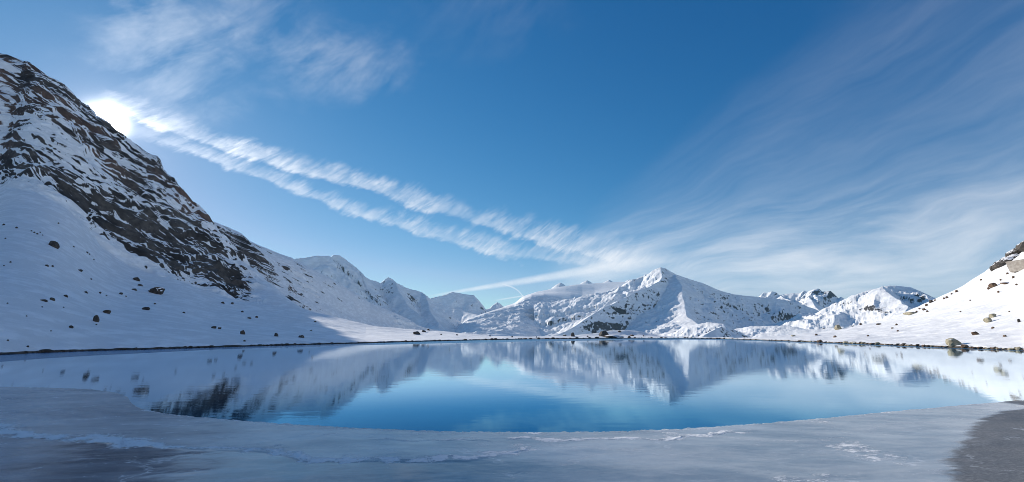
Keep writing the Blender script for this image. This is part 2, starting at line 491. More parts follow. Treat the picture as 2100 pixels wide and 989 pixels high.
    score = 0.95 * streak + 0.85 * ledge + 0.55 * reg + band * 0.45 + (0.62 - nz) * 0.9
    inside = cliff > 0.6
    q = np.quantile(score[inside], 0.62)
    rock = cliff * np.clip(0.5 + (score - q) * 1.0, 0, 1)
    rock = rock - 0.5 * (1 - sstep(S, 3.98, 4.16 + 0.1 * reg)) * cliff
    # right-hand hill: a few bare turf and scree streaks
    rt = sstep(A, 0.55, 0.75) * sstep(S, 2.6, 3.6) * (1 - sstep(S, 5.2, 5.6))
    tuft = fbm(X / 7.0, Y / 7.0 + z / 2.5, 4)
    rock = np.maximum(rock, rt * (0.10 + 0.42 * sstep(tuft, 0.32, 0.62) * sstep(fbm(X / 35, Y / 35, 2), 0.0, 0.4)))
    # the wet strip of earth at the water's edge
    rock = np.maximum(rock, 0.95 * (1 - sstep(S, 1.62, 1.95)))
    rock = np.where(S > 5.6, 0.1, rock)
    def part(name, a0, a1, mat):
        i0, i1 = np.searchsorted(az, math.radians(a0)), np.searchsorted(az, math.radians(a1))
        rows = np.arange(len(s)) if name == 'rocky_mountain' else np.concatenate([np.where((s <= 4))[0], np.where((s > 4) & (s < 5))[0][3::4], np.where(s >= 5)[0]])
        cut = lambda v: v[rows][:, i0:min(i1 + 1, len(az))]
        return grid_object(name, cut(X), cut(Y), cut(z), mat, {'rock': cut(rock)})
    part('rocky_mountain', -81, -17.5, MAT_CLIFF)
    part('snowy_shore', -17.5, 22, MAT_SLOPE)
    part('snowy_hill', 22, 81, MAT_SLOPE)
    return az, r, z
NEAR_AZ, NEAR_R, NEAR_Z = near_terrain()
def on_near(px, py):
    """the point of the near terrain seen at a photo pixel"""
    a, t = ray(px, py); a, t = float(a), float(t)
    j = int(np.clip(np.searchsorted(NEAR_AZ, a), 1, len(NEAR_AZ) - 1))
    tt = (NEAR_Z[9:, j] - CAM_H) / NEAR_R[9:, j]
    k = np.argmax(tt >= t) if (tt >= t).any() else int(np.argmax(tt))
    rr, zz = NEAR_R[9 + k, j], NEAR_Z[9 + k, j]
    return math.sin(a) * rr, math.cos(a) * rr, zz, rr

# shoulder of the mountain behind the rock spur
def shoulder():
    crest = [(300, 430), (380, 445), (432, 453), (445, 457), (470, 467), (495, 481), (512, 496), (540, 507), (575, 522), (597, 529), (612, 538), (640, 552), (670, 567), (700, 584),
             (735, 605), (760, 622), (800, 638), (830, 650), (860, 667), (890, 676), (930, 683), (990, 692)]
    dc = [(300, 470), (430, 470), (600, 520), (735, 560), (870, 600), (990, 640)]
    az = np.linspace(az_of_px(330, 440), az_of_px(985), 620)
    tc = curve_on_az(crest, az); rc = dist_on_az(dc, az)
    zc = CAM_H + tc * rc
    z0 = 0 * zc - 4
    rb = rc - (zc - z0) / 0.56 - 4
    R = np.stack([rb - 40, rb, (rb * 0.5 + rc * 0.5), rc, rc + 30, rc + 220])
    Z = np.stack([z0 - 2, z0, z0 + (zc - z0) * 0.46, zc, zc - 8, zc * 0.4 - 25])
    s = np.concatenate([np.linspace(0, 1, 8)[:-1], np.linspace(1, 2, 120)[:-1], np.linspace(2, 3, 160)[:-1], np.linspace(3, 5, 16)])
    r, z = hermite(R, Z, s)
    A = np.broadcast_to(az, r.shape); S = np.broadcast_to(s[:, None], r.shape)
    X, Y = np.sin(A) * r, np.cos(A) * r
    am = sstep(S, 1, 1.4) * (1 - 0.75 * sstep(S, 2.75, 2.97))
    z = z + am * (fbm(X / 45, Y / 45, 5) * 3.2 + fbm(X / 9, Y / 9, 4) * 0.7)
    bed = z + 0.3 * A * 450 + fbm(X / 40, Y / 40, 3) * 6
    for step in (7.0, 3.0):
        fr = bed / step - np.floor(bed / step)
        z = z + am * 0.45 * step * (sstep(fr, 0.5, 0.9) - fr) * sstep(fbm(X / 50 + 9, Y / 50, 3), 0.0, 0.35)
    nz = grid_normal_z(X, Y, z)
    spots = fbm(X / 11, Y / 11 + z / 6, 5)
    near_spur = sstep(-A, 0.30, 0.46)
    rock = 0.08 + sstep(0.80 - nz, 0.0, 0.25) * (0.12 + 0.33 * near_spur) + 0.45 * sstep(spots, 0.30, 0.62) * (0.35 + 0.65 * near_spur) + 0.22 * sstep(S, 2.45, 2.95) * sstep(fbm(X / 20, Y / 20, 3), -0.05, 0.3) \
        + fbm(X / 60 + 3, Y / 60, 3) * 0.18
    rock = np.where(S > 3.4, 0.1, rock)
    grid_object('snowy_shoulder_hill', X, Y, z, MAT_CLIFF, {'rock': rock})
shoulder()

# ------------------------------------------------------------------ far mountains: ridge skeletons
def ridge_height(X, Y, ridges):
    """height of the highest flank over each point, and the distance from that ridge"""
    H = np.full(X.shape, -1e4); D = np.zeros(X.shape)
    for rd in ridges:
        pts = [np.array(world(*p)) for p in rd['p']]
        best = np.full(X.shape, 1e9); bz = np.zeros(X.shape); bs = np.zeros(X.shape)
        for a, b in zip(pts[:-1], pts[1:]):
            ex, ey = b[0] - a[0], b[1] - a[1]
            L2 = ex * ex + ey * ey + 1e-9
            t = np.clip(((X - a[0]) * ex + (Y - a[1]) * ey) / L2, 0, 1)
            qx, qy = X - a[0] - t * ex, Y - a[1] - t * ey
            d = np.hypot(qx, qy)
            k = d < best
            side = ex * qy - ey * qx            # > 0: on the left of the ridge's direction
            bz = np.where(k, a[2] + t * (b[2] - a[2]), bz); bs = np.where(k, side / (d * math.sqrt(L2) + 1e-6), bs); best = np.where(k, d, best)
        sl = rd['l'] + (rd['r'] - rd['l']) * sstep(-bs, -0.4, 0.4)
        Lc = rd.get('L', 2200.0)
        h = bz - sl * Lc * (1 - np.exp(-best / Lc))
        up = h > H
        H = np.where(up, h, H); D = np.where(up, best, D)
    return H, D
def far_mountain(name, px0, px1, d0, d1, ridges, nu, nv, amp, wl, rockiness, floor=-60.0, mat=None, seed=0.0, extra=None, rock_fn=None, warp=0.5):
    az = np.linspace(float(az_of_px(px0)), float(az_of_px(px1)), nu)
    r = d0 * (d1 / d0) ** np.linspace(0, 1, nv)
    R, A = np.meshgrid(r, az, indexing='ij')
    X, Y = np.sin(A) * R, np.cos(A) * R
    u, v = X / wl + seed, Y / wl + seed * 1.7
    H0, D0 = ridge_height(X, Y, ridges)
    k = 0.25 + 0.75 * sstep(D0, 0.0, wl * 0.9)
    wx = fbm(u * 1.3, v * 1.3 + 7, 4) * wl * warp * 0.5 * k; wy = fbm(u * 1.3 + 11, v * 1.3, 4) * wl * warp * 0.5 * k
    H, D = ridge_height(X + wx, Y + wy, ridges)
    k = 0.12 + 0.88 * sstep(D, 0, wl * 0.5)
    rel = sstep(H, floor - 20, floor + 120)
    H = H + amp * k * rel * ((ridged(u, v, 6, 0.52) - 0.5) * 1.3 + fbm(u * 2.7, v * 2.7 + 3, 5) * 0.35)
    H = H + amp * (0.12 * k + 0.04) * fbm(u * 9, v * 9, 4, 0.55) + amp * 0.24 * k * (ridged(u * 4.3, v * 4.3 + 2, 4, 0.55) - 0.4)
    if extra is not None: H = extra(X, Y, A, R, H)
    H = np.maximum(H, floor + fbm(u, v, 3) * 6)
    nz = grid_normal_z(X, Y, H)
    rock = 0.10 + sstep(0.80 - nz, 0.0, 0.30) * rockiness + fbm(u * 4, v * 4 + H / wl * 5, 4) * 0.16 + fbm(u * 9, v * 4 + H / wl * 18, 4) * 0.30
    if rock_fn is not None: rock = rock_fn(X, Y, A, R, H, nz, rock)
    return grid_object(name, X, Y, H, mat or MAT_FAR, {'rock': rock})

def P(pts, d0, d1=None):
    """photo points with distances running from d0 to d1"""
    d1 = d0 if d1 is None else d1
    n = len(pts)
    return [(x, y, d0 + (d1 - d0) * i / max(1, n - 1)) for i, (x, y) in enumerate(pts)]

# pyramid peak with its long right-hand ridge
PEAK = [
    dict(p=P([(1356, 548), (1357, 556), (1358, 566), (1354, 576), (1338, 585), (1316, 594), (1294, 604), (1275, 613), (1258, 623), (1240, 631), (1222, 642), (1204, 654), (1184, 665), (1160, 679), (1130, 692)], 5000, 3500), l=1.15, r=0.42, L=5000),
    dict(p=P([(1356, 548), (1364, 550), (1374, 557), (1384, 563), (1396, 566), (1412, 571), (1432, 577), (1450, 584), (1466, 592), (1484, 598), (1505, 603), (1525, 606), (1540, 607), (1560, 609), (1585, 611), (1625, 617), (1690, 640)], 5000, 5900), l=0.6, r=0.95, L=6000),
    dict(p=P([(1384, 563), (1390, 573), (1396, 588), (1400, 603), (1402, 620), (1406, 636), (1410, 650), (1424, 660), (1440, 668)], 5000, 3480), l=0.72, r=0.26),
    dict(p=P([(1398, 594), (1388, 606), (1374, 616), (1358, 622)], 4720, 4420), l=0.8, r=0.34),
    dict(p=P([(1404, 626), (1390, 638), (1372, 650)], 4330, 4050), l=0.8, r=0.34),
]
def patches(A, R, H, spots):
    """where bare rock bands stand on a face"""
    ty = (H - CAM_H) / R; v = 0 * A
    for px, py, rx, ry, st in spots:
        a0, t0 = ray(px, py)
        v = v + st * np.exp(-(((A - a0) * FPX / rx) ** 2 + ((ty - t0) * FPX / ry) ** 2))
    return v
def peak_rock(X, Y, A, R, H, nz, rock):
    rock = rock + patches(A, R, H, [(1275, 637, 22, 7, 0.30), (1235, 668, 40, 12, 0.26), (1262, 674, 30, 8, 0.26), (1345, 605, 25, 4, 0.18), (1330, 625, 22, 6, 0.16), (1358, 668, 9, 12, 0.24), (1385, 684, 16, 6, 0.24), (1366, 556, 8, 6, 0.2), (1410, 640, 14, 10, 0.14),
                                    (1520, 606, 30, 4, 0.22), (1440, 655, 20, 6, 0.2), (1480, 622, 70, 22, 0.10), (1570, 640, 70, 14, 0.13), (1620, 655, 40, 8, 0.16), (1300, 650, 60, 20, 0.08)])
    return rock - 0.02 + 0.20 * fbm(X / 260, (Y + H) / 130, 4)
far_mountain('pyramid_mountain', 1095, 1760, 3300, 6600, PEAK, 760, 280, 24, 300, 0.30, seed=3.0, rock_fn=peak_rock)

# shaded peaks beyond the shoulder
FAR_LEFT = [
    dict(p=P([(560, 540), (600, 531), (625, 528), (645, 523), (660, 524), (673, 524), (678, 527), (684, 522), (697, 523), (708, 531), (722, 543), (738, 557), (750, 568), (762, 574), (772, 576), (782, 581), (790, 573), (797, 568), (806, 572), (816, 581),
                 (832, 589), (850, 594), (866, 599), (876, 606), (884, 613), (896, 632), (912, 654), (930, 676)], 4300, 5200), l=0.6, r=0.8, L=5000),
    dict(p=P([(738, 557), (752, 590), (770, 620), (790, 650), (800, 670)], 4550, 3500), l=0.8, r=0.75),
    dict(p=P([(806, 572), (818, 600), (840, 630), (880, 660), (915, 680)], 4800, 3700), l=0.8, r=0.7),
    dict(p=P([(866, 599), (878, 620), (884, 640), (900, 665)], 5000, 4200), l=0.8, r=0.7),
]
far_mountain('shaded_mountain', 540, 960, 3000, 6400, FAR_LEFT, 440, 230, 34, 330, 0.3, seed=8.0, rock_fn=lambda X, Y, A, R, H, nz, rock: rock + patches(A, R, H, [(800, 590, 18, 14, 0.16), (770, 625, 16, 22, 0.18), (850, 612, 24, 8, 0.15), (700, 550, 20, 10, 0.1)]))
FAR_SADDLE = [
    dict(p=P([(860, 622), (884, 611), (896, 608), (908, 605), (918, 602), (928, 598), (938, 600), (952, 603), (972, 606), (980, 614), (990, 626), (996, 634), (1004, 632), (1012, 625), (1021, 619), (1030, 625), (1040, 633), (1060, 645), (1080, 660)], 6600, 6900), l=0.5, r=0.75, L=5000),
    dict(p=P([(884, 618), (920, 630), (950, 638), (975, 645), (1000, 655)], 6000, 5200), l=0.7, r=0.6),
]
far_mountain('saddle_mountain', 830, 1110, 4600, 8200, FAR_SADDLE, 320, 190, 70, 600, 0.3, seed=5.0)

# glacier plateau over broken snowy ground
def glacier():
    top = [(900, 690), (930, 684), (940, 668), (960, 655), (985, 646), (1010, 638), (1030, 632), (1055, 625), (1075, 612), (1090, 606), (1115, 605), (1140, 608), (1170, 612), (1195, 618), (1220, 618), (1250, 612), (1300, 606), (1400, 606)]
    brow = [(900, 692), (930, 688), (960, 675), (1000, 668), (1040, 660), (1066, 650), (1100, 650), (1130, 646), (1160, 640), (1200, 640), (1300, 640), (1400, 640)]
    base = [(900, 694), (930, 692), (960, 692), (1000, 691), (1040, 690), (1066, 686), (1100, 686), (1180, 684), (1400, 684)]
    crest = [(900, 692), (930, 686), (945, 670), (975, 652), (1010, 639), (1040, 630), (1058, 622), (1072, 610), (1082, 606), (1100, 601), (1120, 597), (1140, 592), (1160, 588), (1185, 585), (1210, 583), (1240, 581), (1275, 580), (1320, 579), (1400, 580)]
    az = np.linspace(float(az_of_px(905)), float(az_of_px(1395)), 640)
    tb, tm, tt, tc = (curve_on_az(c, az) for c in (base, brow, top, crest))
    tc = np.maximum(tc, tt + 0.001)
    lump_l = sstep(az, float(az_of_px(1140)), float(az_of_px(1020)))
    rb = 3300 - 200 * lump_l; rm = 3750 + 250 * lump_l; rt = 4900 + 0 * az; rc = 5200 + 5000 * sstep(az, float(az_of_px(1030)), float(az_of_px(1330)))
    beh = sstep(az, float(az_of_px(1140)), float(az_of_px(1215)))
    away = 1.0 + 0.60 * sstep(az, float(az_of_px(945)), float(az_of_px(1270)))
    rb = rb * away; rm = rm * away; rt = rt * away; rc = np.maximum(rc, rt * 1.5)
    H = lambda t, d: CAM_H + t * d
    R = np.stack([rb - 300, rb, rm, rt, rt * 0.5 + rc * 0.5, rc, rc + 300, rc + 1200])
    zmid = H(tt * 0.45 + tc * 0.55, R[4])
    Z = np.stack([H(tb, rb) - 60, H(tb, rb), H(tm, rm), H(tt, rt), zmid, H(tc, rc), H(tc, rc) - 60, H(tc, rc) * 0.5 - 80])
    s = np.concatenate([np.linspace(0, 1, 10)[:-1], np.linspace(1, 2, 90)[:-1], np.linspace(2, 3, 130)[:-1], np.linspace(3, 5, 120)[:-1], np.linspace(5, 7, 14)])
    r, z = hermite(R, Z, s)
    A = np.broadcast_to(az, r.shape); S = np.broadcast_to(s[:, None], r.shape)
    X, Y = np.sin(A) * r, np.cos(A) * r
    # rough ground below, smooth ice above
    k = sstep(S, 1.0, 1.25) * (1 - sstep(S, 2.72, 3.0))
    ang = math.radians(35)
    U, W = X * math.cos(ang) + Y * math.sin(ang), -X * math.sin(ang) + Y * math.cos(ang)
    z = z + k * ((ridged(U / 420, W / 260 + 3, 5, 0.55) - 0.5) * 36 + (ridged(X / 130, Y / 95, 3, 0.5) - 0.4) * 10 + fbm(X / 45, Y / 45, 2) * 1.5) + (1 - k) * fbm(X / 700, Y / 700, 2) * 8 * sstep(S, 3, 3.6)
    # nunataks along the far rim
    for (px, py, d, hgt, wdt) in ((1108, 597, 6600, 55, 190), (1150, 580, 6700, 70, 150), (1204, 575, 6800, 70, 190), (1249, 574, 6850, 75, 170), (1291, 573, 6700, 60, 120), (1310, 572, 6650, 60, 110), (1196, 611, 4950, 70, 90), (1206, 616, 4850, 45, 110)):
        d = d if d < 5000 else float(np.interp(az_of_px(px), az, rc)) - 40.0
        x0, y0, z0 = world(px, py, d)
        dd = np.hypot((X - x0) * (1.0), (Y - y0) * 0.8)
        cone = z0 - np.where(X - x0 < 0, 0.36, 0.55) * dd * (0.8 + dd / (wdt * 1.6)) + fbm(X / 50, Y / 50, 3) * np.minimum(dd, 60) * 0.10
        z = np.maximum(z, cone)
    nz = grid_normal_z(X, Y, z)
    rock = 0.06 + k * (1 - 0.8 * sstep(S, 2.3, 2.8)) * (sstep(0.74 - nz, 0, 0.3) * 0.35 + fbm(X / 120, Y / 120, 4) * 0.10)
    grid_object('glacier_mountain', X, Y, z, MAT_FAR, {'rock': rock})
glacier()

# low rocky knolls before the peak
KNOLLS = [
    dict(p=P([(1385, 690), (1396, 673), (1410, 668), (1432, 664), (1452, 660), (1470, 662), (1484, 664), (1492, 672), (1502, 684)], 2500, 2250), l=0.55, r=0.40),
    dict(p=P([(1500, 676), (1540, 668), (1580, 668), (1610, 667), (1640, 672), (1680, 682)], 2900, 2700), l=0.5, r=0.26),
    dict(p=P([(1560, 684), (1600, 677), (1640, 676), (1690, 673), (1730, 668)], 2400, 2300), l=0.5, r=0.55),
    dict(p=P([(1440, 688), (1465, 676), (1480, 668)], 2000, 2250), l=0.45, r=0.9),
]
far_mountain('rocky_knoll_hill', 1330, 1800, 1500, 3400, KNOLLS, 440, 170, 20, 170, 1.1, floor=-40, seed=1.5)

# jagged ridge at the head of the valley
FAR_RIGHT = [
    dict(p=P([(1530, 620), (1548, 612), (1558, 606), (1564, 600), (1574, 600), (1583, 596), (1592, 599), (1600, 605), (1612, 603), (1625, 601), (1640, 600), (1648, 595), (1654, 599), (1662, 595), (1672, 592), (1677, 592), (1683, 598), (1690, 597), (1702, 596), (1710, 603), (1718, 611), (1726, 609), (1740, 616), (1790, 640)], 7000, 6700), l=0.5, r=0.45),
    dict(p=P([(1654, 598), (1660, 610), (1666, 620), (1676, 632), (1690, 648)], 6850, 5700), l=0.8, r=0.42),
    dict(p=P([(1600, 605), (1620, 615), (1640, 625)], 6900, 6200), l=0.7, r=0.42),
]
far_mountain('jagged_mountain', 1500, 1820, 4900, 8000, FAR_RIGHT, 380, 210, 70, 420, 0.35, seed=12.0, rock_fn=lambda X, Y, A, R, H, nz, rock: rock + patches(A, R, H, [(1680, 600, 26, 7, 0.28), (1705, 602, 12, 7, 0.25), (1585, 600, 12, 5, 0.15)]))

# rounded summit on the right
DOME = [
    dict(p=P([(1690, 655), (1712, 626), (1728, 616), (1745, 606), (1765, 600), (1785, 593), (1805, 590), (1815, 586), (1832, 585), (1848, 587), (1866, 589), (1882, 595), (1895, 601), (1902, 608), (1912, 615), (1930, 630), (1960, 650)], 4300, 4700), l=0.6, r=0.48),
    dict(p=P([(1815, 587), (1820, 597), (1832, 607), (1846, 620), (1860, 628), (1862, 640), (1850, 655)], 4360, 3700), l=0.85, r=0.40),
]
far_mountain('domed_mountain', 1560, 2000, 2900, 5600, DOME, 460, 220, 34, 330, 0.3, seed=20.0, rock_fn=lambda X, Y, A, R, H, nz, rock: rock + patches(A, R, H, [(1785, 632, 26, 7, 0.32), (1812, 640, 16, 5, 0.25), (1872, 606, 26, 8, 0.25), (1890, 612, 14, 5, 0.2)]))

# valley floor far below, out to the horizon
def snow_sheet():
    a = np.linspace(-math.pi, math.pi, 121); r = np.array([320.0, 700, 1500, 3000, 6000, 10500])
    R, A = np.meshgrid(r, a, indexing='ij')
    grid_object('valley_ground', np.sin(A) * R, np.cos(A) * R, 0 * R - 62.0 - 0 * R, MAT_GLACIER, {'rock': 0 * R})
snow_sheet()

# ------------------------------------------------------------------ lake
def lake():
    m, n = material('lake_water')
    geo = n.new('ShaderNodeNewGeometry'); p = V(n, geo.outputs['Position'])
    x, y, z = n.sep(p)
    dist = n.math('SQRT', x * x + y * y)
    rip = n.noise(n.scalevec(p, (0.9, 2.4, 1.0)), 1.0, 5.0, 0.6, 0.2)
    swell = n.noise(n.scalevec(p, (0.25, 0.6, 1.0)), 1.0, 3.0, 0.5)
    patch = n.noise(n.scalevec(p, (0.018, 0.03, 1.0)), 1.0, 3.0, 0.5)
    breeze = n.smooth(n.attr('breeze') + (patch - 0.5) * 0.35, 0.40, 0.60)
    h = rip * 0.5 + swell * 0.8
    b = n.bump(h * (1.0 + breeze * 14.0), 0.075, 0.05)
    # clear deep water: blue body seen from above, mirror at grazing view
    lw = n.new('ShaderNodeLayerWeight'); lw.inputs['Blend'].default_value = 0.5
    graze = V(n, lw.outputs['Facing'])
    df = n.new('ShaderNodeBsdfDiffuse'); n.put(df.inputs['Color'], (0.003, 0.12, 0.28))
    gl = n.new('ShaderNodeBsdfGlossy'); n.put(gl.inputs['Color'], n.mix(n.smooth(graze, 0.84, 0.925), (0.20, 0.48, 0.66), (0.86, 0.95, 1.0))); n.put(gl.inputs['Roughness'], 0.008 + breeze * 0.16); n.put(gl.inputs['Normal'], b)  # mirror colour darkened at steeper view, standing in for dimmer reflected sky
    mx = n.new('ShaderNodeMixShader')
    n.put(mx.inputs[0], 0.05 + 0.90 * n.smooth(graze, 0.72, 0.90) * (1.0 - breeze * 0.55))
    n.t.links.new(df.outputs[0], mx.inputs[1]); n.t.links.new(gl.outputs[0], mx.inputs[2])
    finish(n, mx)
    a = np.radians(np.linspace(-80, 80, 321))
    s = np.linspace(0, 1, 160)
    ts = curve_on_az(SHORE, a); r1 = CAM_H / -ts
    r = 3.0 + (r1[None, :] + 2.5 - 3.0) * s[:, None] ** 1.6
    A = np.broadcast_to(a, r.shape)
    X, Y = np.sin(A) * r, np.cos(A) * r
    # breeze ruffles the water under the far bank, further out on the left
    edge = np.interp(a, az_of_px(np.array([-900, 0, 250, 450, 700, 1000, 1300, 1500, 2100, 3000])), [0.66, 0.74, 0.80, 0.87, 0.85, 0.72, 0.72, 0.86, 0.97, 0.97])
    f = r / r1[None, :]
    br = sstep(f - edge[None, :], -0.03, 0.03)
    grid_object('lake', X, Y, 0 * r, m, {'breeze': br})
lake()

# ------------------------------------------------------------------ ice along the near bank
ICE_EDGE = [(-900, 800), (-200, 792), (0, 795), (90, 797), (180, 800), (235, 807), (262, 816), (266, 825), (272, 832), (290, 841), (330, 850), (400, 858), (470, 864), (560, 871), (700, 879.5), (820, 885), (930, 889),
            (1100, 890.5), (1250, 889), (1400, 883), (1550, 873), (1700, 860), (1850, 845), (1960, 835), (2060, 826), (2110, 822), (2400, 805), (3000, 790)]
def polyline_distance(X, Y, pts):
    best = np.full(X.shape, 1e9)
    W = [np.array(world(px, py, CAM_H / -float(ray(px, py)[1]))) for px, py in pts]
    for a, b in zip(W[:-1], W[1:]):
        ex, ey = b[0] - a[0], b[1] - a[1]; L2 = ex * ex + ey * ey + 1e-9
        t = np.clip(((X - a[0]) * ex + (Y - a[1]) * ey) / L2, 0, 1)
        best = np.minimum(best, np.hypot(X - a[0] - t * ex, Y - a[1] - t * ey))
    return best
def ice():
    m, n = material('lake_ice')
    geo = n.new('ShaderNodeNewGeometry'); p = V(n, geo.outputs['Position'])
    x, y, _z = n.sep(p)
    frost = n.attr('frost'); dark = n.attr('dark'); smooth = n.attr('smooth')
    big = n.noise(n.scalevec(p, (0.30, 0.75, 1.0)), 1.0, 6.0, 0.62, 0.6)
    sheet = n.noise(n.scalevec(p, (0.9, 2.6, 1.0)), 1.0, 7.0, 0.68, 1.2)
    wind = n.noise(n.xyz(x * 0.45 + y * 0.2, y * 2.3 - x * 0.45, 0.0), 1.0, 8.0, 0.72, 0.5)
    fine = n.noise(n.scalevec(p, (9.0, 16.0, 9.0)), 1.0, 6.0, 0.72)
    grain = n.noise(p, 70.0, 3.0, 0.7)
    f = n.smooth(frost + (fine - 0.5) * 1.5 + (wind - 0.5) * 0.5, 0.36, 0.60)
    cloud = n.noise(n.scalevec(p, (0.16, 0.55, 1.0)), 1.0, 5.0, 0.6, 0.8)
    col = n.mix(n.smooth(big, 0.34, 0.66), (0.21, 0.255, 0.30), (0.44, 0.46, 0.47))
    col = n.mix(n.smooth(cloud, 0.46, 0.66) * 0.6, col, (0.60, 0.63, 0.65))
    col = n.mix(n.smooth(sheet, 0.52, 0.70) * 0.32, col, (0.70, 0.72, 0.74))
    col = n.mix(n.smooth(wind, 0.55, 0.72) * 0.28, col, (0.76, 0.78, 0.80))
    col = n.mix(n.smooth(wind, 0.44, 0.30) * 0.35, col, (0.11, 0.155, 0.21))
    col = n.mix(smooth * 0.75, col, n.mix(n.smooth(wind, 0.42, 0.66), (0.05, 0.075, 0.115), (0.17, 0.21, 0.26)))
    dk = n.smooth(dark + (sheet - 0.5) * 1.1 + (fine - 0.5) * 0.4 + (wind - 0.5) * 0.7, 0.30, 0.72)
    spk = n.noise(n.scalevec(p, (14.0, 22.0, 1.0)), 1.0, 4.0, 0.75)
    col = n.mix(dk * 0.75, col, n.mix(n.smooth(spk + (grain - 0.5) * 0.4 + (sheet - 0.5) * 0.5, 0.38, 0.70), (0.045, 0.045, 0.048), (0.20, 0.195, 0.19)))
    vo = n.new('ShaderNodeTexVoronoi', feature='DISTANCE_TO_EDGE')
    n.put(vo.inputs['Vector'], n.xyz(x * 0.55 + (big - 0.5) * 1.6, y * 0.8 + (sheet - 0.5) * 1.0, 0.0)); vo.inputs['Scale'].default_value = 0.55
    crack = n.smooth(V(n, vo.outputs['Distance']), 0.011, 0.003) * n.smooth(cloud, 0.42, 0.60)
    col = n.mix(crack * 0.5, col, (0.72, 0.75, 0.78))
    col = n.mix(f * 0.85, col, (0.90, 0.91, 0.92))
    rough = n.lin(f, 0, 1, 0.17, 0.75) - smooth * 0.09 + n.smooth(sheet, 0.4, 0.7) * 0.12 * (1.0 - smooth) + dk * 0.30
    h = fine * 0.35 + wind * 0.5 + sheet * 0.8 + big * 0.6 + f * fine * 3.0 - crack * 0.6 + grain * (dk * 0.8 + 0.12)
    bs = principled(n, col, rough, n.bump(h, 0.20 - smooth * 0.10, 0.02), 0.8 - dk * 0.6, 1.31)
    finish(n, bs)
    a = np.radians(np.concatenate([np.linspace(-80, -50, 40)[:-1], np.linspace(-50, 50, 1000), np.linspace(50, 80, 40)[1:]]))
    e = curve_on_az(ICE_EDGE, a); re = CAM_H / -e
    re = re + 0.05 * perlin(a * 300, a * 0) + 0.10 * perlin(a * 70, a * 0 + 4)
    s = np.concatenate([np.linspace(0, 1, 300) ** 0.8, [1.0, 1.0, 1.0]])
    r = 1.2 + (re[None, :] - 1.2) * s[:, None]
    r[-3] += 0.012; r[-2] += 0.022; r[-1] += 0.024
    A = np.broadcast_to(a, r.shape); X, Y = np.sin(A) * r, np.cos(A) * r
    lines = [
        ([(-200, 868), (0, 876), (22, 884), (38, 893), (72, 899), (140, 903), (200, 905), (270, 913), (330, 919), (375, 922)], 1.0, 0.10),
        ([(375, 922), (440, 925), (500, 926), (560, 926), (590, 934), (615, 944), (660, 946), (740, 946), (830, 945), (900, 944), (960, 944), (1000, 936), (1040, 931), (1075, 924)], 0.9, 0.07),
        ([(760, 905), (850, 908), (940, 906), (1000, 907)], 0.45, 0.08),
        ([(1050, 903), (1120, 907), (1200, 906), (1270, 903), (1330, 905), (1370, 907), (1392, 897), (1450, 896), (1520, 891)], 0.8, 0.10),
        ([(1745, 920), (1760, 928), (1782, 938)], 0.6, 0.25),
        ([(0, 876), (-100, 880)], 0.6, 0.2),
        ([(150, 950), (260, 947), (330, 943), (420, 933)], 0.3, 0.15),
        ([(200, 985), (300, 978), (420, 972)], 0.25, 0.15),
        ([(1600, 989), (1680, 984), (1700, 978)], 0.45, 0.2),
    ]
    frost = np.zeros_like(r); ridge = np.zeros_like(r)
    nb = fbm(X * 2.2, Y * 3.5, 4)
    for pts, st, wd in lines:
        wx = fbm(X * 1.5, Y * 1.5, 5, 0.6) * 0.22; wy = fbm(X * 1.5 + 9, Y * 1.5, 5, 0.6) * 0.22
        d = polyline_distance(X + wx, Y + wy, pts)
        wv = 2.3 * wd * (0.55 + 1.5 * np.clip(fbm(X * 0.9 + 4, Y * 0.9, 3) + 0.35, 0, 1.2))
        v = st * np.exp(-(d / wv) ** 1.4)
        frost = np.maximum(frost, v * (0.75 + 0.6 * nb)); ridge = np.maximum(ridge, st * np.exp(-(d / (wd * 0.6)) ** 2))
    # the rim where frost gathers, and scattered frosty patches
    de = re[None, :] - r
    frost = np.maximum(frost, 0.42 * np.exp(-de / 0.45) + 0.32 * sstep(fbm(X * 0.9 + 3, Y * 1.6, 5), 0.42, 0.75))
    below = polyline_distance(X, Y, [(0, 930), (250, 955), (480, 960), (700, 985)])
    cut = curve_on_az([(-900, 868), (0, 880), (40, 896), (140, 905), (270, 915), (375, 924), (560, 930), (620, 948), (830, 949), (960, 948), (1075, 930), (1150, 960), (1300, 1100), (3000, 1500)], a)
    rcut = CAM_H / np.maximum(-cut, 0.01)
    smo = sstep(rcut[None, :] - r, -0.02, 0.10) * (1 - sstep(a, float(az_of_px(850)), float(az_of_px(1120))))[None, :]
    dk_edge = [(2130, 838), (2060, 846), (2012, 864), (1995, 880), (1990, 902), (1962, 925), (1948, 958), (1962, 1000), (1900, 1100)]
    W = np.array([world(px, py, CAM_H / -float(ray(px, py)[1]))[:2] for px, py in dk_edge])
    xe = np.interp(Y, W[::-1, 1], W[::-1, 0])
    dark = sstep(X - xe, -0.5, 0.5) * sstep(A, 0.3, 0.4)
    z = 0.035 + 0.006 * fbm(X * 0.8, Y * 1.2, 4) + 0.016 * ridge * (0.7 + 0.5 * np.clip(fbm(X * 2.5, Y * 2.5, 3), -0.6, 1)) + 0.003 * np.clip(frost, 0, 1) * fbm(X * 14, Y * 14, 3) - 0.012 * smo - 0.006 * dark
    z[-3] -= 0.004; z[-2] = 0.012; z[-1] = -0.05
    grid_object('frozen_lake', X, Y, z, m, {'frost': np.clip(frost, 0, 1), 'dark': dark, 'smooth': smo})
ice()

